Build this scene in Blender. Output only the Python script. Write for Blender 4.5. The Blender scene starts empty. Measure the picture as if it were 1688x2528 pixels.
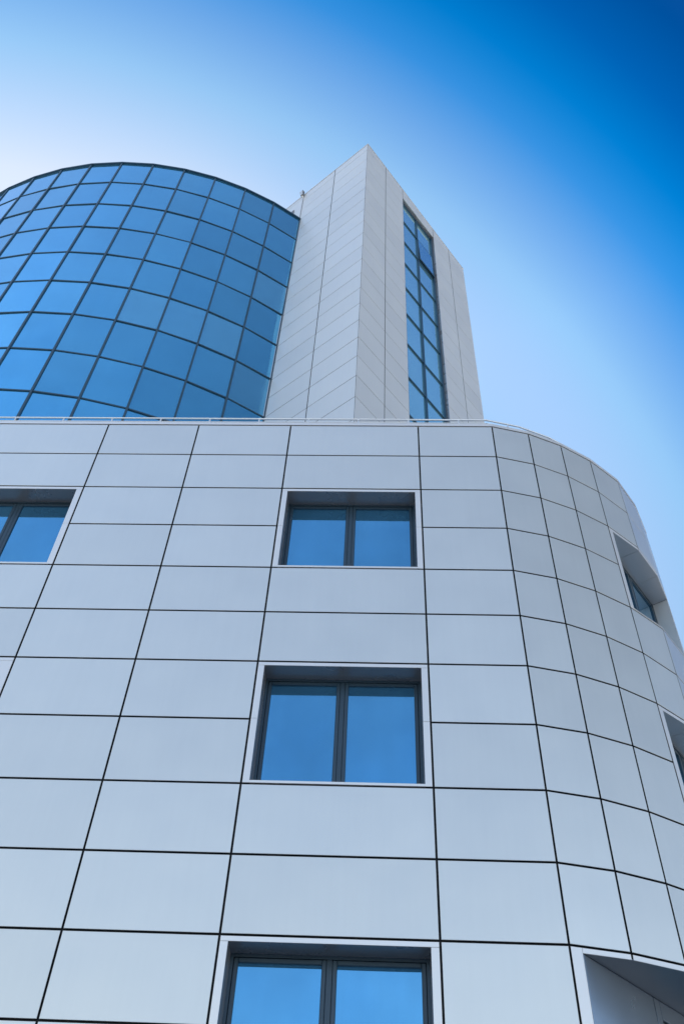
import bpy, math, random
from mathutils import Vector, Matrix
rnd = random.Random(7)
C = bpy.context.scene.collection
scn = bpy.context.scene
R = math.radians
G0 = 1.6                                   # eye height above the ground

# ------------------------------------------------------------------ camera
YAW, PITCH, ROLL = -0.0648624676992781, 0.8497915611855769, 0.058914242910829834
fwd = Vector((math.sin(YAW)*math.cos(PITCH), math.cos(YAW)*math.cos(PITCH), math.sin(PITCH)))
rt = Vector((math.cos(YAW), -math.sin(YAW), 0)); up = rt.cross(fwd)
r2 = math.cos(ROLL)*rt + math.sin(ROLL)*up; u2 = -math.sin(ROLL)*rt + math.cos(ROLL)*up
cd = bpy.data.cameras.new('camera'); cam = bpy.data.objects.new('camera', cd); C.objects.link(cam)
cd.sensor_fit = 'HORIZONTAL'; cd.sensor_width = 36; cd.lens = 2200.209/1688*36
cd.clip_start = 0.1; cd.clip_end = 6000
m = Matrix((( r2.x, u2.x, -fwd.x), (r2.y, u2.y, -fwd.y), (r2.z, u2.z, -fwd.z))).to_4x4()
m.translation = Vector((0, -9.28, G0)); cam.matrix_world = m
scn.camera = cam

# ------------------------------------------------------------------ sky, sun, exposure
SUN_AZ, SUN_EL = 114, 27                   # bearing (counter-clockwise from +x) and height
sd = Vector((math.cos(R(SUN_AZ))*math.cos(R(SUN_EL)), math.sin(R(SUN_AZ))*math.cos(R(SUN_EL)), math.sin(R(SUN_EL))))
w = bpy.data.worlds.new('World'); scn.world = w; w.use_nodes = True
nt = w.node_tree; nt.nodes.clear()
sky = nt.nodes.new('ShaderNodeTexSky'); sky.sky_type = 'NISHITA'; sky.sun_disc = False
sky.sun_elevation = R(SUN_EL); sky.sun_rotation = R(90-SUN_AZ)
sky.altitude = 0; sky.air_density = 1.0; sky.dust_density = 1.0; sky.ozone_density = 1.0
EXPO = 1.45
bg = nt.nodes.new('ShaderNodeBackground'); bg.inputs[1].default_value = 0.12
out = nt.nodes.new('ShaderNodeOutputWorld')
# the strongly polarised sky: deepens with the angle from the sun, in the half of the sky beyond the building
def N(kind, **kw):
    n = nt.nodes.new(kind)
    for k, v in kw.items(): setattr(n, k, v)
    return n
tcw = N('ShaderNodeTexCoord')
nz = N('ShaderNodeVectorMath', operation='NORMALIZE'); nt.links.new(tcw.outputs['Generated'], nz.inputs[0])
dt = N('ShaderNodeVectorMath', operation='DOT_PRODUCT'); dt.inputs[1].default_value = sd; nt.links.new(nz.outputs[0], dt.inputs[0])
ac = N('ShaderNodeMath', operation='ARCCOSINE'); nt.links.new(dt.outputs['Value'], ac.inputs[0])
fr_ = N('ShaderNodeMapRange'); fr_.inputs['From Min'].default_value = R(20); fr_.inputs['From Max'].default_value = R(90); nt.links.new(ac.outputs[0], fr_.inputs['Value'])
rp = N('ShaderNodeValToRGB'); nt.links.new(fr_.outputs[0], rp.inputs[0])
stops = [(30,2.0,1.75,1.32),(38,2.1,1.76,1.36),(41,1.68,1.64,1.42),(44.5,1.16,1.50,1.44),(48,.66,1.14,1.38),(51,.17,.86,1.33),(52.7,.05,.75,1.25),(54,.0,.66,1.18),(57,.0,.41,.90),(60,.0,.285,.69),(64,.05,.30,.70),(70,1.2,1.3,1.4),(78,1.9,1.8,1.72)]
el = rp.color_ramp.elements; K = 2.4; k2 = 2**(1-EXPO)
for i,(a_,r_,g_,b_) in enumerate(stops):
    e_ = el[i] if i < 2 else el.new((a_-20)/70)
    e_.position = (a_-20)/70; e_.color = (r_*k2/K, g_*k2/K, b_*k2/K, 1)
sc_ = N('ShaderNodeVectorMath', operation='SCALE'); sc_.inputs['Scale'].default_value = K; nt.links.new(rp.outputs[0], sc_.inputs[0])
sx = N('ShaderNodeSeparateXYZ'); nt.links.new(nz.outputs[0], sx.inputs[0])
ez = N('ShaderNodeMapRange'); ez.inputs['From Min'].default_value = .62; ez.inputs['From Max'].default_value = .86; ez.inputs['To Min'].default_value = .70; ez.inputs['To Max'].default_value = 1.0
nt.links.new(sx.outputs['Z'], ez.inputs['Value'])
# away from the sun the sky is brighter on the left (west) than on the right
fa = N('ShaderNodeMapRange'); fa.inputs['From Min'].default_value = R(64); fa.inputs['From Max'].default_value = R(80); fa.inputs['To Max'].default_value = -1.0
nt.links.new(ac.outputs[0], fa.inputs['Value'])
fh = N('ShaderNodeMapRange'); fh.inputs['From Min'].default_value = .42; fh.inputs['From Max'].default_value = .75; nt.links.new(sx.outputs['Z'], fh.inputs['Value'])
fb = N('ShaderNodeMath', operation='MULTIPLY'); nt.links.new(fa.outputs[0], fb.inputs[0]); nt.links.new(fh.outputs[0], fb.inputs[1])
fx = N('ShaderNodeMath', operation='MULTIPLY_ADD'); nt.links.new(fb.outputs[0], fx.inputs[0]); nt.links.new(sx.outputs['X'], fx.inputs[1]); fx.inputs[2].default_value = 1
fz = N('ShaderNodeMath', operation='MULTIPLY'); nt.links.new(ez.outputs[0], fz.inputs[0]); nt.links.new(fx.outputs[0], fz.inputs[1])
# the deep band stops towards the west
ma = N('ShaderNodeMapRange', interpolation_type='SMOOTHSTEP'); ma.inputs['From Min'].default_value = -.15; ma.inputs['From Max'].default_value = -.42; nt.links.new(sx.outputs['X'], ma.inputs['Value'])
mb = N('ShaderNodeMapRange', interpolation_type='SMOOTHSTEP'); mb.inputs['From Min'].default_value = R(47); mb.inputs['From Max'].default_value = R(56); nt.links.new(ac.outputs[0], mb.inputs['Value'])
mm = N('ShaderNodeMath', operation='MULTIPLY'); nt.links.new(ma.outputs[0], mm.inputs[0]); nt.links.new(mb.outputs[0], mm.inputs[1])
mx = N('ShaderNodeMix', data_type='VECTOR'); nt.links.new(mm.outputs[0], mx.inputs[0]); nt.links.new(sc_.outputs[0], mx.inputs[4]); mx.inputs[5].default_value = (2.2*k2, 2.05*k2, 1.9*k2)
ml = N('ShaderNodeVectorMath', operation='MULTIPLY'); nt.links.new(sky.outputs[0], ml.inputs[0]); nt.links.new(mx.outputs[1], ml.inputs[1])
q1 = N('ShaderNodeMapRange'); q1.inputs['From Min'].default_value = R(36); q1.inputs['From Max'].default_value = R(45); q1.inputs['To Min'].default_value = 1; q1.inputs['To Max'].default_value = 0; nt.links.new(ac.outputs[0], q1.inputs['Value'])
q2 = N('ShaderNodeMapRange', interpolation_type='SMOOTHSTEP'); q2.inputs['From Min'].default_value = -.22; q2.inputs['From Max'].default_value = .14; q2.inputs['To Max'].default_value = 1.0; nt.links.new(sx.outputs['X'], q2.inputs['Value'])
q3 = N('ShaderNodeMath', operation='MULTIPLY'); nt.links.new(q1.outputs[0], q3.inputs[0]); nt.links.new(q2.outputs[0], q3.inputs[1])
q4 = N('ShaderNodeMix', data_type='VECTOR'); nt.links.new(q3.outputs[0], q4.inputs[0]); q4.inputs[4].default_value = (1,1,1); q4.inputs[5].default_value = (.42,.70,.97)
# warmer, slightly veiled sky towards the horizon
h1 = N('ShaderNodeMapRange', interpolation_type='SMOOTHSTEP'); h1.inputs['From Min'].default_value = .58; h1.inputs['From Max'].default_value = .28; nt.links.new(sx.outputs['Z'], h1.inputs['Value'])
h2 = N('ShaderNodeMix', data_type='VECTOR'); nt.links.new(h1.outputs[0], h2.inputs[0]); h2.inputs[4].default_value = (1,1,1); h2.inputs[5].default_value = (1.04,.965,.93)
# faint high cloud behind the camera
cn = N('ShaderNodeTexNoise'); cn.inputs['Scale'].default_value = 5; cn.inputs['Detail'].default_value = 5; cn.inputs['Distortion'].default_value = .6; nt.links.new(nz.outputs[0], cn.inputs['Vector'])
c1 = N('ShaderNodeMapRange'); c1.inputs['From Min'].default_value = .35; c1.inputs['From Max'].default_value = .75; nt.links.new(cn.outputs['Fac'], c1.inputs['Value'])
c2 = N('ShaderNodeMapRange', interpolation_type='SMOOTHSTEP'); c2.inputs['From Min'].default_value = .05; c2.inputs['From Max'].default_value = -.45; nt.links.new(sx.outputs['Y'], c2.inputs['Value'])
c3 = N('ShaderNodeMath', operation='MULTIPLY'); nt.links.new(c1.outputs[0], c3.inputs[0]); nt.links.new(c2.outputs[0], c3.inputs[1])
c4 = N('ShaderNodeMix', data_type='VECTOR'); nt.links.new(c3.outputs[0], c4.inputs[0]); c4.inputs[4].default_value = (.97,.98,.99); c4.inputs[5].default_value = (1.38,1.2,1.08)
v1 = N('ShaderNodeVectorMath', operation='MULTIPLY'); nt.links.new(q4.outputs[1], v1.inputs[0]); nt.links.new(h2.outputs[1], v1.inputs[1])
v2 = N('ShaderNodeVectorMath', operation='MULTIPLY'); nt.links.new(v1.outputs[0], v2.inputs[0]); nt.links.new(c4.outputs[1], v2.inputs[1])
v3 = N('ShaderNodeVectorMath', operation='MULTIPLY'); nt.links.new(ml.outputs[0], v3.inputs[0]); nt.links.new(v2.outputs[0], v3.inputs[1])
m2 = N('ShaderNodeVectorMath', operation='SCALE'); nt.links.new(v3.outputs[0], m2.inputs[0]); nt.links.new(fz.outputs[0], m2.inputs['Scale'])
nt.links.new(m2.outputs[0], bg.inputs[0]); nt.links.new(bg.outputs[0], out.inputs[0])
sl = bpy.data.lights.new('sun', 'SUN'); sl.energy = 4.5; sl.angle = R(0.53); sl.color = (1, .95, .88)
so = bpy.data.objects.new('sun', sl); C.objects.link(so)
so.rotation_euler = sd.to_track_quat('Z', 'Y').to_euler(); so.location = (-20, 20, 60)
scn.view_settings.view_transform = 'Standard'; scn.view_settings.look = 'None'
scn.view_settings.gamma = 1; scn.view_settings.use_curve_mapping = False
scn.view_settings.exposure = EXPO

# ------------------------------------------------------------------ materials
def mat(name, col, rough=.5, metal=0., spec=.5, noise=0., nscale=3., island=0., bump=0., bscale=1., hue=None, objvar=0., coat=0., streak=0.):
    M = bpy.data.materials.new(name); M.use_nodes = True; t = M.node_tree; b = t.nodes['Principled BSDF']
    b.inputs['Roughness'].default_value = rough; b.inputs['Metallic'].default_value = metal
    b.inputs['Specular IOR Level'].default_value = spec; b.inputs['Coat Weight'].default_value = coat
    c = t.nodes.new('ShaderNodeRGB'); c.outputs[0].default_value = (*col, 1); last = c.outputs[0]
    tc = t.nodes.new('ShaderNodeTexCoord')
    def mul(last, fac_out, lo, hi):
        mr = t.nodes.new('ShaderNodeMapRange'); mr.inputs['To Min'].default_value = lo; mr.inputs['To Max'].default_value = hi
        t.links.new(fac_out, mr.inputs['Value'])
        mx = t.nodes.new('ShaderNodeVectorMath'); mx.operation = 'SCALE'
        t.links.new(last, mx.inputs[0]); t.links.new(mr.outputs[0], mx.inputs['Scale']); return mx.outputs[0]
    if island:
        g = t.nodes.new('ShaderNodeNewGeometry'); last = mul(last, g.outputs['Random Per Island'], 1-island, 1+island)
    if objvar:
        g = t.nodes.new('ShaderNodeObjectInfo'); last = mul(last, g.outputs['Random'], 1-objvar, 1+objvar)
    if noise:
        n = t.nodes.new('ShaderNodeTexNoise'); n.inputs['Scale'].default_value = nscale; n.inputs['Detail'].default_value = 6
        t.links.new(tc.outputs['Object'], n.inputs['Vector'])
        last = mul(last, n.outputs['Fac'], 1-noise, 1+noise)
        mr = t.nodes.new('ShaderNodeMapRange'); mr.inputs['To Min'].default_value = rough*.85; mr.inputs['To Max'].default_value = min(1, rough*1.15)
        t.links.new(n.outputs['Fac'], mr.inputs['Value']); t.links.new(mr.outputs[0], b.inputs['Roughness'])
    if streak:                             # faint rain streaks and dust, stretched down the face
        mp = t.nodes.new('ShaderNodeMapping'); mp.inputs['Scale'].default_value = (7, 7, .45); t.links.new(tc.outputs['Object'], mp.inputs['Vector'])
        n = t.nodes.new('ShaderNodeTexNoise'); n.inputs['Scale'].default_value = 1.6; n.inputs['Detail'].default_value = 7; n.inputs['Roughness'].default_value = .6
        t.links.new(mp.outputs[0], n.inputs['Vector']); last = mul(last, n.outputs['Fac'], 1-streak, 1+streak)
    t.links.new(last, b.inputs['Base Color'])
    if bump:
        n = t.nodes.new('ShaderNodeTexNoise'); n.inputs['Scale'].default_value = bscale; n.inputs['Detail'].default_value = 1
        t.links.new(tc.outputs['Object'], n.inputs['Vector'])
        bp = t.nodes.new('ShaderNodeBump'); bp.inputs['Distance'].default_value = bump; bp.inputs['Strength'].default_value = 1
        t.links.new(n.outputs['Fac'], bp.inputs['Height']); t.links.new(bp.outputs[0], b.inputs['Normal'])
    return M
M = dict(
 panel=mat('panel_aluminium', (.70, .73, .73), .36, .6, .5, noise=.04, nscale=1.3, island=.03, streak=.025, bump=.012, bscale=.9),
 tower=mat('tower_aluminium', (.735, .755, .76), .46, .45, .5, noise=.03, nscale=1.1, island=.025, streak=.025, bump=.008, bscale=.8),
 surround=mat('surround_aluminium', (.80, .80, .80), .35, .5, .5, noise=.02, island=.02),
 reveal=mat('reveal_metal', (.31, .32, .35), .28, .5, .5, noise=.04, nscale=2.5),
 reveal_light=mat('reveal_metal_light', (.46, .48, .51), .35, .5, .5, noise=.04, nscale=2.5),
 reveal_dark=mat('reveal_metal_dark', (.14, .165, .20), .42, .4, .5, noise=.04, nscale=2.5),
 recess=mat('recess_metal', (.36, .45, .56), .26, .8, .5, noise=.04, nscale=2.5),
 joint=mat('joint_black', (.010, .013, .018), .7, 0, .3),
 joint_grey=mat('joint_grey', (.018, .02, .028), .7, 0, .3),
 frame=mat('frame_grey', (.032, .065, .10), .38, .2, .5, noise=.05, nscale=4),
 gasket=mat('gasket_black', (.01, .012, .015), .6),
 mullion=mat('mullion_blue_grey', (.026, .07, .115), .4, .2, .5),
 glass=mat('window_glass', (.115, .38, .63), .03, .85, .5, streak=.04, noise=.22, nscale=1.1, bump=.005, bscale=.9),
 wallglass=mat('rotunda_glass', (.115, .45, .73), .04, .85, .5, noise=.08, nscale=1.1, bump=.006, bscale=.7, objvar=.08, streak=.05),
 blindglass=mat('rotunda_glass_blind', (.145, .47, .73), .10, .8, .5, noise=.10, nscale=2.2, bump=.004, bscale=.6, objvar=.05),
 towerglass=mat('tower_glass', (.38, .82, 1.0), .03, .85, .5, noise=.03, nscale=.8, bump=.004, bscale=.6, objvar=.05),
 rail=mat('rail_steel', (.75, .77, .80), .35, .5),
 roof=mat('roof_membrane', (.28, .28, .28), .9, noise=.15, nscale=.6),
 concrete=mat('concrete', (.32, .31, .29), .85, noise=.12, nscale=2),
 paving=mat('paving', (.40, .375, .34), .85, noise=.15, nscale=.8),
 ground=mat('ground', (.30, .28, .24), .95, noise=.25, nscale=.05),
 lamp=mat('lamp_housing', (.2, .21, .23), .5, .3),
 lens=mat('lamp_lens', (.55, .6, .66), .1, .3),
)

# ------------------------------------------------------------------ mesh helpers
class MB:
    def __init__(s): s.v = []; s.f = []
    def add(s, vs, fs):
        o = len(s.v); s.v += [tuple(v) for v in vs]; s.f += [tuple(i+o for i in f) for f in fs]
    def hexa(s, p):                        # 8 points: bottom ring 0-3, top ring 4-7
        s.add(p, [(3,2,1,0),(4,5,6,7),(0,1,5,4),(1,2,6,5),(2,3,7,6),(3,0,4,7)])
    def prism(s, poly, z0, z1):            # counter-clockwise plan polygon
        n = len(poly)
        s.add([(x,y,z0) for x,y in poly]+[(x,y,z1) for x,y in poly],
              [tuple(range(n-1,-1,-1)), tuple(range(n,2*n))]+[(i,(i+1)%n,n+(i+1)%n,n+i) for i in range(n)])
    def box(s, x0,y0,z0,x1,y1,z1): s.prism([(x0,y0),(x1,y0),(x1,y1),(x0,y1)], z0, z1)
    def tube(s, pts, r, n=8):
        rings = []
        for i,p in enumerate(pts):
            p = Vector(p); a = Vector(pts[max(i-1,0)]); b = Vector(pts[min(i+1,len(pts)-1)])
            d = (b-a).normalized(); u = d.cross(Vector((0,0,1)))
            if u.length < .01: u = Vector((1,0,0))
            u.normalize(); v = d.cross(u)
            rings.append([p + r*(math.cos(2*math.pi*k/n)*u + math.sin(2*math.pi*k/n)*v) for k in range(n)])
        vs = [q for g in rings for q in g]; fs = []
        for i in range(len(rings)-1):
            for k in range(n): fs.append((i*n+k, i*n+(k+1)%n, (i+1)*n+(k+1)%n, (i+1)*n+k))
        fs += [tuple(range(n-1,-1,-1)), tuple((len(rings)-1)*n+k for k in range(n))]
        s.add(vs, fs)
    def build(s, name, m, parent=None, **props):
        me = bpy.data.meshes.new(name); me.from_pydata(s.v, [], s.f); me.materials.append(m); me.update()
        import bmesh
        b = bmesh.new(); b.from_mesh(me); bmesh.ops.recalc_face_normals(b, faces=b.faces); b.to_mesh(me); b.free()
        o = bpy.data.objects.new(name, me); C.objects.link(o); o.parent = parent
        if parent: o.matrix_parent_inverse = Matrix.Identity(4); o.location = -Vector(base_of(parent))
        for k,v in props.items(): o[k] = v
        return o
def base_of(p):
    t = Vector((0,0,0))
    while p: t += p.location; p = p.parent
    return t
def empty(name, loc, label, cat):
    o = bpy.data.objects.new(name, None); C.objects.link(o); o.location = loc; o['label'] = label; o['category'] = cat; return o

class Face:
    """a vertical plane from a to b (plan points, outside on the right-hand side of a->b ... n points out)"""
    def __init__(s, a, b, z=0):
        s.a = Vector(a); s.d = (Vector(b)-s.a); s.L = s.d.length; s.d.normalize(); s.n = Vector((s.d.y, -s.d.x))
    def pt(s, u, z, o=0): p = s.a + s.d*u + s.n*o; return (p.x, p.y, z)
    def slab(s, mb, u0, u1, z0, z1, o0, o1, ch=0.0):
        """box between offsets o0 (back) and o1 (front); ch chamfers the front edges"""
        P = s.pt
        if ch <= 0:
            mb.hexa([P(u0,z0,o1),P(u1,z0,o1),P(u1,z0,o0),P(u0,z0,o0),P(u0,z1,o1),P(u1,z1,o1),P(u1,z1,o0),P(u0,z1,o0)])
        else:
            q = [P(u0,z0,o0),P(u1,z0,o0),P(u1,z1,o0),P(u0,z1,o0)]
            e = [P(u0,z0,o1-ch),P(u1,z0,o1-ch),P(u1,z1,o1-ch),P(u0,z1,o1-ch)]
            f = [P(u0+ch,z0+ch,o1),P(u1-ch,z0+ch,o1),P(u1-ch,z1-ch,o1),P(u0+ch,z1-ch,o1)]
            fs = [(0,1,2,3),(8,9,10,11)]
            for i in range(4):
                j = (i+1)%4; fs += [(i,j,4+j,4+i),(4+i,4+j,8+j,8+i)]
            mb.add(q+e+f, fs)
    def sheet(s, mb, u0, u1, z0, z1, o, th=.02): s.slab(mb, u0, u1, z0, z1, o-th, o)

# ------------------------------------------------------------------ ground
g = MB(); g.add([(-3000,-3000,0),(3000,-3000,0),(3000,3000,0),(-3000,3000,0)], [(0,1,2,3)])
g.build('ground', M['ground'], kind='structure')
g = MB(); g.box(-60,-60,-.05, 60,60,.004)
g.build('pavement', M['paving'], kind='structure')

# ------------------------------------------------------------------ front office block
office = empty('office_building', (0,0,0), 'low silver panel clad office block with rounded corner and recessed windows in front', 'building')
Zs = [12.9052,12.0433,11.1564,10.2427,9.326,8.4404,7.5548,6.6326,5.7229,4.8457,3.9723,3.1059,2.14,1.255,.37,-.6,-1.45]
Zs = [z+G0 for z in Zs]                    # horizontal joints from the coping down
H = Zs
bx = [-21.46,-19.83,-18.2,-15.94,-14.3,-12.67,-10.41,-8.77,-7.14,-4.8823,-3.2497,-1.6034,.6547,1.9548]
arc = [(1.9548,0),(2.607,.155),(3.213,.41),(3.79,.755),(4.375,1.24),(4.815,1.845),(5.145,2.515),(5.335,3.16),(5.415,3.82)]
right = [(5.415,3.82+1.63*i) for i in range(1,15)]; YB = right[-1][1]
back = [(5.415-1.68*i,YB) for i in range(1,17)]; back[-1] = (-21.46,YB)
left = [(-21.46,YB-1.63*i) for i in range(1,17) if YB-1.63*i > 1]
plan = [(x,0) for x in bx] + arc[1:] + right + back + left
plan.append(plan[0])
GAP = .0125                                # half a joint
win_cols = {8:(2,6,10), 5:(2,6,10), 2:(2,6,10), 11:(2,6,10)}   # segment index -> top rows of windows
SEG_E = 13                                 # first rounded segment (between E and F)
skip = set()
for sgi, rows in win_cols.items():
    for r_ in rows: skip |= {(sgi,r_),(sgi,r_+1)}
for r_ in (2,6): skip |= {(SEG_E+k,q) for k in (3,4,5) for q in (r_,r_+1)}
ENT = range(SEG_E, SEG_E+8)
skip |= {(sgi,q) for sgi in ENT for q in range(10,16)}
clad = MB(); wall = MB()
for i in range(len(plan)-1):
    F = Face(plan[i], plan[i+1])
    for r_ in range(len(Zs)-1):
        z1, z0 = Zs[r_], Zs[r_+1]
        if (i,r_) in skip: continue
        t = rnd.uniform(-.0006,.0006)
        F.slab(clad, GAP, F.L-GAP, z0+GAP, z1-GAP, -.007+t, t, ch=.0025)
        F.sheet(wall, 0, F.L, z0, z1, -.032, .20)
    F.slab(wall, 0, F.L, 0, Zs[-1], -.05, -.03)
clad.build('cladding', M['panel'], office); wall.build('wall', M['joint'], office)
# openings keep the dark backing behind their surrounds only
def strip(F, u0, u1, z0, z1, mb): F.slab(mb, u0, u1, z0, z1, -.008, 0, ch=.002)

def window(F, u0, u1, z0, z1):
    """two-light window in a plane face; joints at u0,u1,z0,z1"""
    a, b, lo, hi = u0+.095, u1-(.095 if F.a.x > -3 else .105 if z1 > 9+G0 else .19), z0+.047, z1-.066
    D = .29
    s_ = MB()
    for (p,q) in ((u0+GAP, a), (b, u1-GAP)):
        zm = (z0+z1)/2+.005
        strip(F, p, q, z0+GAP, zm-.0015, s_); strip(F, p, q, zm+.0015, hi-.001, s_)
    strip(F, u0+GAP, u1-GAP, hi+.001, z1-GAP, s_); strip(F, a+.001, b-.001, z0+GAP, lo, s_)
    fr = MB(); f0, f1 = -D-.07, -D         # outer frame
    fw = .035
    F.slab(fr, a, a+fw, lo, hi, f0, f1); F.slab(fr, b-fw, b, lo, hi, f0, f1)
    F.slab(fr, a+fw, b-fw, hi-fw, hi, f0, f1); F.slab(fr, a+fw, b-fw, lo, lo+fw, f0, f1)
    mid = (a+b)/2; F.slab(fr, mid-.028, mid+.028, lo+fw, hi-fw, f0, f1-.012)
    wf = fr.build('window', M['frame'], office)
    s_.build('surround', M['surround'], wf)
    rv = MB()
    F.slab(rv, a-.012, a, lo, hi, -D-.07, -.009); F.slab(rv, b, b+.012, lo, hi, -D-.07, -.009)
    F.slab(rv, a-.012, b+.012, hi, hi+.012, -D-.07, -.009)
    rv.build('reveal', M['reveal'], wf)
    si = MB(); P = F.pt
    si.hexa([P(a,lo-.03,-.002),P(b,lo-.03,-.002),P(b,lo-.03,-D),P(a,lo-.03,-D),P(a,lo-.004,-.002),P(b,lo-.004,-.002),P(b,lo+.012,-D),P(a,lo+.012,-D)])
    si.build('sill', M['surround'], wf)
    bk = MB(); F.sheet(bk, u0, a-.013, z0, z1, -.032, .2); F.sheet(bk, b+.013, u1, z0, z1, -.032, .2)
    F.sheet(bk, a-.013, b+.013, hi+.013, z1, -.032, .2); F.sheet(bk, a-.013, b+.013, z0, lo-.031, -.032, .2)
    bk.build('backing', M['joint'], wf)
    for (p,q) in ((a+fw, mid-.028), (mid+.028, b-fw)):
        g_ = .004
        sa = MB(); x0, x1, y0, y1 = p+g_, q-g_, lo+fw+g_, hi-fw-g_; sw = .048
        for (c0,c1,d0,d1) in ((x0,x0+sw,y0,y1),(x1-sw,x1,y0,y1),(x0+sw,x1-sw,y1-sw,y1),(x0+sw,x1-sw,y0,y0+sw)):
            F.slab(sa, c0, c1, d0, d1, f0+.01, f1-.006, ch=.006)
        so_ = sa.build('sash', M['frame'], wf)
        ga = MB(); F.slab(ga, p-.001, q+.001, lo+fw-.001, hi-fw+.001, f0-.004, f0+.006); ga.build('gasket', M['gasket'], wf)
        pn = MB(); e = rnd.uniform(-.0015,.0015); e2 = rnd.uniform(-.0015,.0015); P = F.pt
        X0, X1, Y0, Y1 = x0+sw-.004, x1-sw+.004, y0+sw-.004, y1-sw+.004
        o = f1-.03
        pn.hexa([P(X0,Y0,o+e),P(X1,Y0,o-e),P(X1,Y0,o-.01),P(X0,Y0,o-.01),P(X0,Y1,o+e+e2),P(X1,Y1,o-e+e2),P(X1,Y1,o-.01),P(X0,Y1,o-.01)])
        pn.build('pane', M['glass'], wf)
for sgi, rows in win_cols.items():
    F = Face(plan[sgi], plan[sgi+1])
    for r_ in rows: window(F, 0, F.L, Zs[r_+2], Zs[r_])

def ip(a, b, t): return (a[0]+(b[0]-a[0])*t, a[1]+(b[1]-a[1])*t)
def corner_window(zt, zb):
    A0 = ip(arc[3],arc[4],.125); K0 = ip(arc[5],arc[6],.875)
    hi, lo = zt-.066, zb+.047
    Wa, Wb = (3.72,.975), (4.885,2.59)
    F = Face(Wa, Wb); L = F.L
    fr = MB(); fw = .04
    F.slab(fr, 0, fw, lo, hi, -.07, 0); F.slab(fr, L-fw, L, lo, hi, -.07, 0)
    F.slab(fr, fw, L-fw, hi-fw, hi, -.07, 0); F.slab(fr, fw, L-fw, lo, lo+fw, -.07, 0)
    mid = L/2; F.slab(fr, mid-.028, mid+.028, lo+fw, hi-fw, -.07, -.012)
    wf = fr.build('window', M['frame'], office)
    s_ = MB(); bk = MB()
    for k in (3,4,5):
        G = Face(arc[k], arc[k+1])
        strip(G, GAP, G.L-GAP, hi, zt-GAP, s_); strip(G, GAP, G.L-GAP, zb+GAP, lo, s_)
        G.sheet(bk, 0, G.L, hi+.013, zt, -.032, .05); G.sheet(bk, 0, G.L, zb, lo-.031, -.032, .05)
    G = Face(arc[3], arc[4]); strip(G, GAP, .095, lo+.002, hi-.002, s_); G.sheet(bk, 0, .085, zb, zt, -.032, .05)
    G = Face(arc[5], arc[6]); strip(G, G.L-.095, G.L-GAP, lo+.002, hi-.002, s_); G.sheet(bk, G.L-.055, G.L, zb, zt, -.032, .02)
    s_.build('surround', M['surround'], wf); bk.build('backing', M['joint'], wf)
    # soffit in three trays split by fine joints, and a sill
    def onW(p):
        t = (Vector(p)-F.a).dot(F.d); t = min(max(t,0),L); q = F.a+F.d*t; return (q.x,q.y)
    ring = [A0, arc[4], arc[5], K0]
    ci = Vector((1.9,3.6)); ring = [tuple(Vector(q_)+(ci-Vector(q_)).normalized()*.009) for q_ in ring]
    inner = [Wa, onW(arc[4]), onW(arc[5]), Wb]
    rv = MB()
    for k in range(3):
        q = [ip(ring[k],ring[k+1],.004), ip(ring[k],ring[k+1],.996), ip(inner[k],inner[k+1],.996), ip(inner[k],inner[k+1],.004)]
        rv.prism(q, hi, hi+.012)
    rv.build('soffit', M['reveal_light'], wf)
    rv = MB(); J = Face(Wb, K0); J.slab(rv, 0, J.L-.001, lo, hi-.002, -.012, 0); rv.build('reveal', M['surround'], wf); rv = MB()
    J2 = Face(A0, Wa); J2.slab(rv, .003, J2.L, lo, hi-.002, -.012, 0)
    rv.build('reveal', M['surround'], wf)
    si = MB(); si.prism([A0, arc[4], arc[5], K0, Wb, Wa], lo-.03, lo-.004); si.build('sill', M['surround'], wf)
    ga = MB(); F.slab(ga, fw-.002, L-fw+.002, lo+fw-.002, hi-fw+.002, -.075, -.065); ga.build('gasket', M['gasket'], wf)
    for (p,q) in ((fw, mid-.028), (mid+.028, L-fw)):
        x0,x1,y0,y1 = p+.004,q-.004,lo+fw+.004,hi-fw-.004; sw = .045; sa = MB()
        for (c0,c1,d0,d1) in ((x0,x0+sw,y0,y1),(x1-sw,x1,y0,y1),(x0+sw,x1-sw,y1-sw,y1),(x0+sw,x1-sw,y0,y0+sw)):
            F.slab(sa, c0, c1, d0, d1, -.06, -.006, ch=.006)
        sa.build('sash', M['frame'], wf)
        pn = MB(); F.slab(pn, x0+sw-.004, x1-sw+.004, y0+sw-.004, y1-sw+.004, -.045, -.03); pn.build('pane', M['glass'], wf)
corner_window(Zs[2], Zs[4]); corner_window(Zs[6], Zs[8])

# tall recessed entrance: a flat chord wall cut behind the rounded corner
hi = Zs[10]-.066
E0 = (2.090,.040); E3 = (5.395,3.80)
W = Face(E0, E3); L = W.L
en = MB()
W.slab(en, .003, 1.36, 0, hi-.004, -.03, 0, ch=.002); W.slab(en, 1.380, 1.49, 0, hi-.004, -.03, 0, ch=.002)
W.slab(en, 1.50, L-.003, hi-.19, hi-.004, -.03, 0, ch=.002); W.slab(en, L-.6, L-.003, 0, hi-.2, -.03, 0, ch=.002)
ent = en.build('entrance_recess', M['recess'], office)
bk = MB(); W.slab(bk, .01, L-.01, 0, hi, -.16, -.13); W.slab(bk, .01, 1.5, 0, hi, -.12, -.032)
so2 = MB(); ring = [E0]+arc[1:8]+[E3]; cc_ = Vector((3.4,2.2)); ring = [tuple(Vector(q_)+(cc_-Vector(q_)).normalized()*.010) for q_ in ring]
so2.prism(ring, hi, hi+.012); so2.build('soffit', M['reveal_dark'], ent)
s_ = MB()
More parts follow.
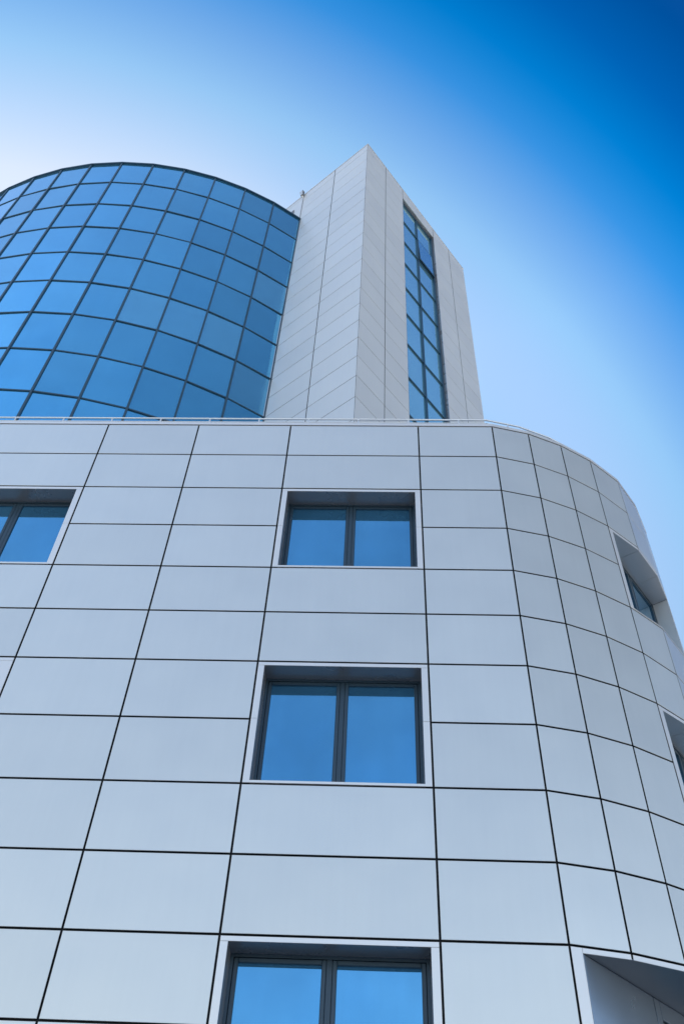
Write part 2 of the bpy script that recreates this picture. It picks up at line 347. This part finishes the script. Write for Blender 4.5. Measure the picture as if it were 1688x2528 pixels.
for k in range(8):
    G = Face(arc[k], arc[k+1])
    if k == 0:
        strip(G, GAP, .133, 0, Zs[10]-GAP, s_); strip(G, .136, G.L-GAP, hi, Zs[10]-GAP, s_); G.sheet(bk, 0, .12, 0, Zs[10], -.032, .04)
        G.sheet(bk, .12, G.L, hi+.013, Zs[10], -.032, .04)
    else:
        strip(G, GAP, G.L-GAP, hi, Zs[10]-GAP, s_); G.sheet(bk, 0, G.L, hi+.013, Zs[10], -.032, .04)
s_.build('surround', M['surround'], ent); bk.build('backing', M['joint'], ent)
zt_ = hi-.2; us = [1.50, 2.45, 3.40, L-.6]
fr = MB()
for u in us[:-1]: W.slab(fr, u, u+.06, 0, zt_, -.10, -.03)
W.slab(fr, us[-1]-.06, us[-1], 0, zt_, -.10, -.03)
for k in range(3):
    e_ = .06 if k == 2 else 0
    for z in (0, 2.3, zt_-.07): W.slab(fr, us[k]+.06, us[k+1]-e_, z, z+.07, -.10, -.032)
fr.build('entrance_frame', M['frame'], ent)
for k in range(3):
    e_ = .06 if k == 2 else 0
    pn = MB(); W.slab(pn, us[k]+.055, us[k+1]+.005-e_, .03, zt_-.03, -.075, -.065); pn.build('pane', M['glass'], ent)

# coping, roof, railing
def offs(poly, o):                         # offset a closed plan polygon inwards by o
    n = len(poly); res = []
    for i in range(n):
        a, b, c = Vector(poly[i-1]), Vector(poly[i]), Vector(poly[(i+1)%n])
        d1 = (b-a).normalized(); d2 = (c-b).normalized()
        n1 = Vector((-d1.y,d1.x)); n2 = Vector((-d2.y,d2.x)); bis = (n1+n2)
        if bis.length < 1e-6: bis = n1
        bis.normalize(); k = o/max(.3, bis.dot(n1)); q = b+bis*k; res.append((q.x,q.y))
    return res
P0 = plan[:-1]
outer = offs(P0, -.006); inner = offs(P0, .32)
cp = MB(); n = len(P0); z0, z1 = Zs[0]+.010, 13.0+G0
for i in range(n):
    j = (i+1)%n
    a, b, c, d = outer[i], outer[j], inner[j], inner[i]
    zi = z1-.02
    cp.add([(*a,z0),(*b,z0),(*c,z0),(*d,z0),(*a,z1-.015),(*b,z1-.015),(*c,zi),(*d,zi)],
           [(3,2,1,0),(4,5,6,7),(0,1,5,4),(2,3,7,6)])
cp.build('coping', M['surround'], office)
pw = MB()
i2 = offs(P0, .30); i1 = offs(P0, .05)
for i in range(n):
    j = (i+1)%n; pw.add([(*i1[i],z0),(*i1[j],z0),(*i2[j],z0-.9),(*i2[i],z0-.9)], [(0,1,2,3)])
pw.v = [(x,y,z) for x,y,z in pw.v]
pw.build('parapet_upstand', M['concrete'], office)
rf = MB(); rf.prism(offs(P0,.24), 12.05+G0, 12.25+G0); rf.build('roof', M['roof'], office)
rl = offs(P0, .25); zr = 13.455+G0
idx = [i for i,p in enumerate(P0) if i < SEG_E+11]
path = [(*rl[i], zr) for i in idx]
rail = MB(); rail.tube(path, .017); rail.tube([(x,y,z-.10) for x,y,z in path], .009); rail.tube([(x,y,z-.20) for x,y,z in path], .009)
ro = rail.build('railing', M['rail'], office)
def along(path, s):
    for a, b in zip(path, path[1:]):
        l = (Vector(b)-Vector(a)).length
        if s <= l: return Vector(a)+(Vector(b)-Vector(a))*(s/l)
        s -= l
    return None
s0 = (-5.907-.0+21.21) % .915
k = 0
while True:
    p = along(path, s0+.915*k); k += 1
    if p is None: break
    po = MB(); po.tube([(p.x,p.y,13.0+G0-.02),(p.x,p.y,zr)], .014); po.build('post', M['rail'], ro)

# ------------------------------------------------------------------ stair tower
b_ = R(92.95); PC = Vector((12*math.cos(b_), -9.28+12*math.sin(b_)))
dL = Vector((math.cos(R(142.3)), math.sin(R(142.3)))); dR = Vector((math.cos(R(52.3)), math.sin(R(52.3))))
TW, TL = 6.55, 6.9
tower = empty('stair_tower', (PC.x,PC.y,0), 'tall pale grey panelled square tower with narrow vertical window strip behind the glass rotunda', 'tower')
T0, T1, T2, T3 = PC, PC+dR*TW, PC+dR*TW+dL*TL, PC+dL*TL
ZT = 35.26+G0
rows = [16.96+.93*k+G0 for k in range(-5,20)]
FR, FB, FK, FL = Face(T0,T1), Face(T1,T2), Face(T2,T3), Face(T3,T0)
tc_, tw = MB(), MB()
g2, g3 = .010, .014
z_all = rows + [ZT-.06]
def tpanels(F, u0, u1, zl):
    for a, b in zip(zl, zl[1:]):
        F.slab(tc_, u0+g3, u1-g3, a+g2, b-g2, -.006, rnd.uniform(-.0006,.0006), ch=.002)
for u0, u1 in ((0,1.15),(1.15,2.25),(4.33,5.45),(5.45,TW)): tpanels(FR, u0-(g3 if u0==0 else 0), u1+(g3 if u1==TW else 0), z_all)
zh = 34.41+G0
FR.slab(tc_, 2.25+g3, 4.33-g3, zh, ZT-.065, -.02, 0, ch=.002)
for u0, u1 in ((TL-1.62,TL),(TL-3.25,TL-1.62)): tpanels(FL, u0, u1+(g3-.021 if u1==TL else 0), z_all)
tpanels(FL, 0, TL-3.25, [rows[0], rows[8], rows[16], 34.92+G0, ZT-.06])
for F in (FB, FK):
    nn = 4; 
    for k in range(nn): tpanels(F, F.L*k/nn, F.L*(k+1)/nn-(.021 if k==nn-1 else 0), z_all)
tc_.build('cladding', M['tower'], tower)
zb = 12.2+G0
for F in (FB, FK, FL): F.sheet(tw, .021, F.L-.021, zb, ZT-.06, -.021, .15)
FR.sheet(tw, .021, 2.24, zb, ZT-.06, -.021, .15); FR.sheet(tw, 4.34, TW-.021, zb, ZT-.06, -.021, .15); FR.sheet(tw, 2.24, 4.34, zh+.01, ZT-.06, -.021, .15)
tw.build('wall', M['joint_grey'], tower)
cpt = MB()
for F in (FR, FB, FK, FL): F.slab(cpt, -.012, F.L-.262, ZT-.052, ZT, -.25, .012)
cpt.build('coping', M['surround'], tower)
rf = MB(); q = [T0+ (dR+dL)*.2, T1+(dL-dR)*.2, T2-(dL+dR)*.2, T3+(dR-dL)*.2]; rf.prism([tuple(p) for p in q], ZT-.5, ZT-.3); rf.build('roof', M['roof'], tower)
# window strip
wb = 12.3+G0
fr = MB(); o0, o1 = -.16, -.10
FR.slab(fr, 2.25, 2.31, wb, zh, o0, o1); FR.slab(fr, 4.25, 4.33, wb, zh, o0, o1+.02)
FR.slab(fr, 2.31, 4.25, zh-.16, zh, o0, o1)
FR.slab(fr, 3.245, 3.305, wb, zh-.16, o0, o1+.015)
tz = [32.61,30.83,29.11,27.30,25.53,23.67,21.82,19.93,18.05,16.2,14.35]
tz = [z+G0 for z in tz]
for z in tz:
    for a, b in ((2.31,3.245),(3.305,4.25)): FR.slab(fr, a, b, z-.03, z+.03, o0, o1)
strip_w = fr.build('window', M['mullion'], tower)
rv = MB(); FR.slab(rv, 2.238, 2.25, wb, zh, o0, -.002); FR.slab(rv, 4.33, 4.342, wb, zh, o0, -.002); FR.slab(rv, 2.25, 4.33, zh, zh+.012, o0, -.021)
rv.build('reveal', M['reveal'], strip_w)
edges = [zh-.16] + tz + [wb]
for k in range(len(edges)-1):
    zt_, zb_ = edges[k]-(.03 if k else 0), edges[k+1]+.03
    for ci, (a, b) in enumerate(((2.31,3.245),(3.305,4.25))):
        pn = MB(); P = FR.pt; o = -.135
        if k == 1 and ci == 1:             # top-hung vent standing ajar
            t = .06
            pn.hexa([P(a+.03,zb_+.04,o+t+.012),P(b-.03,zb_+.04,o+t+.012),P(b-.03,zb_+.04,o+t),P(a+.03,zb_+.04,o+t),
                     P(a+.03,zt_-.03,o+.045),P(b-.03,zt_-.03,o+.045),P(b-.03,zt_-.03,o+.03),P(a+.03,zt_-.03,o+.03)])
            pn.build('vent_pane', M['towerglass'], strip_w, label='top-hung pane standing ajar')
            vf = MB()
            for (x0,x1,s0_,s1_) in ((a,a+.05,0,1),(b-.05,b,0,1),(a+.05,b-.05,0,.05),(a+.05,b-.05,.95,1)):
                def Q(x, s_, d): return P(x, zb_+.01+(zt_-zb_-.02)*s_, o+.02+t*(1-s_)+d)
                vf.hexa([Q(x0,s0_,.012),Q(x1,s0_,.012),Q(x1,s0_,-.02),Q(x0,s0_,-.02),Q(x0,s1_,.012),Q(x1,s1_,.012),Q(x1,s1_,-.02),Q(x0,s1_,-.02)])
            vf.build('vent_frame', M['mullion'], strip_w)
            dk = MB(); FR.slab(dk, a, b, zb_, zt_, o-.03, o-.02); dk.build('vent_opening', M['gasket'], strip_w)
        else:
            e = rnd.uniform(-.002,.002); e2 = rnd.uniform(-.002,.002)
            pn.hexa([P(a,zb_,o+e),P(b,zb_,o-e),P(b,zb_,o-.01),P(a,zb_,o-.01),P(a,zt_,o+e+e2),P(b,zt_,o-e+e2),P(b,zt_,o-.01),P(a,zt_,o-.01)])
            pn.build('pane', M['towerglass'], strip_w)
# louvred vent high on the left face, half hidden behind the rotunda rim
vt = MB(); ua, ub = TL-4.25, TL-3.66
FL.slab(vt, ua, ub, 33.0+G0, 34.32+G0, .002, .03)
vo = vt.build('vent_hatch', M['lamp'], tower)
# lightning conductor pipe down the left face joint
pp = MB(); a = FL.pt(TL-3.25, zb, .022); b = FL.pt(TL-3.25, 34.9+G0, .022); pp.tube([a,b], .016); pp.build('conductor_pipe', M['rail'], tower)

# security lamp on the joint at the tower's upper left
lp = FL.pt(TL-3.25, 35.14+G0, .02)
lamp = empty('security_lamp', lp, 'small grey floodlight fixed at the top of the tower wall joint above the rotunda rim', 'lamp')
h = MB(); base = Vector(lp)
nx, dx = Vector((FL.n.x,FL.n.y,0)), Vector((FL.d.x,FL.d.y,0)); uz = Vector((0,0,1))
def LP(a,b,c): q = base+(dx*a+nx*b+uz*c)*.6; return tuple(q)
h.hexa([LP(-.10,.03,-.22),LP(.10,.03,-.22),LP(.10,.16,-.16),LP(-.10,.16,-.16),LP(-.14,.05,.30),LP(.14,.05,.30),LP(.14,.26,.26),LP(-.14,.26,.26)])
h.build('housing', M['lamp'], lamp)
h = MB(); h.hexa([LP(-.09,.163,-.14),LP(.09,.163,-.14),LP(.09,.172,-.14),LP(-.09,.172,-.14),LP(-.12,.258,.24),LP(.12,.258,.24),LP(.12,.268,.24),LP(-.12,.268,.24)])
h.build('lens', M['lens'], lamp)
h = MB(); h.tube([LP(0,-.02,-.3),LP(0,.08,-.2)], .03); h.build('bracket', M['rail'], lamp)

# ------------------------------------------------------------------ glass rotunda
CX, CY, RR = -9.7068, 13.4849, 10.968
drum = empty('glass_rotunda', (CX,CY,0), 'large round blue glass curtain wall drum rising behind the front block on the left', 'building')
a0 = math.atan2(4.6695-CY, -3.1606-CX)     # contact with the tower
st = 2*math.asin(1.151/2/RR)
NS = 47
an = [a0 - st*k for k in range(NS+1)]      # clockwise seen from above: towards the left of the picture
pts = [(CX+RR*math.cos(a), CY+RR*math.sin(a)) for a in an]
zr_ = [32.81+G0, 31.0+G0, 29.1+G0, 27.28+G0, 25.4+G0, 23.53+G0, 21.66+G0, 19.76+G0, 17.86+G0, 15.97+G0, 14.1+G0, 12.25+G0]
fr = MB(); rest = MB()
blind = {(3,5),(2,5),(1,5),(0,6),(0,3)}
for i in range(NS):
    F = Face(pts[i+1], pts[i]); L = F.L
    for k, z in enumerate(zr_[:-1]):
        if k: F.slab(fr, .027, L-.027, z-.023, z+.023, -.06, .022)
    for k in range(len(zr_)-1):
        zt_, zb_ = zr_[k]-.025, zr_[k+1]+(.025 if k < len(zr_)-2 else 0)
        if k == 0: zt_ = zr_[0]-.04
        P = F.pt; e = rnd.gauss(0,.0025); e2 = rnd.gauss(0,.0035)
        box = [P(.02,zb_,e),P(L-.02,zb_,-e),P(L-.02,zb_,-.02),P(.02,zb_,-.02),P(.02,zt_,e+e2),P(L-.02,zt_,-e+e2),P(L-.02,zt_,-.02),P(.02,zt_,-.02)]
        if i < 12 and k < 8 and not (i == 11 and k > 2):
            pn = MB(); pn.hexa(box); pn.build('pane', M['blindglass' if (i,k) in blind else 'wallglass'], drum)
        else: rest.hexa(box)
        
for i in range(NS+1):
    a = an[i]; p = Vector(pts[i]); rdir = Vector((math.cos(a),math.sin(a))); tdir = Vector((-rdir.y,rdir.x))
    q = [p+rdir*.036-tdir*.027, p+rdir*.036+tdir*.027, p-rdir*.08+tdir*.027, p-rdir*.08-tdir*.027]
    fr.prism([tuple(v) for v in q], zr_[-1], zr_[0]-.04)
fr.build('curtain_wall_frame', M['mullion'], drum)
rest.build('pane', M['wallglass'], drum, kind='stuff')
co = MB()
for i in range(NS):
    F = Face(pts[i+1], pts[i]); F.slab(co, -.003, F.L+.003, zr_[0]-.04, zr_[0]+.03, -.2, .06)
co.build('coping', M['mullion'], drum)
rf = MB(); rf.prism([(CX+(RR-.1)*math.cos(a), CY+(RR-.1)*math.sin(a)) for a in reversed(an)], zr_[0]-.5, zr_[0]-.3); rf.build('roof', M['roof'], drum)
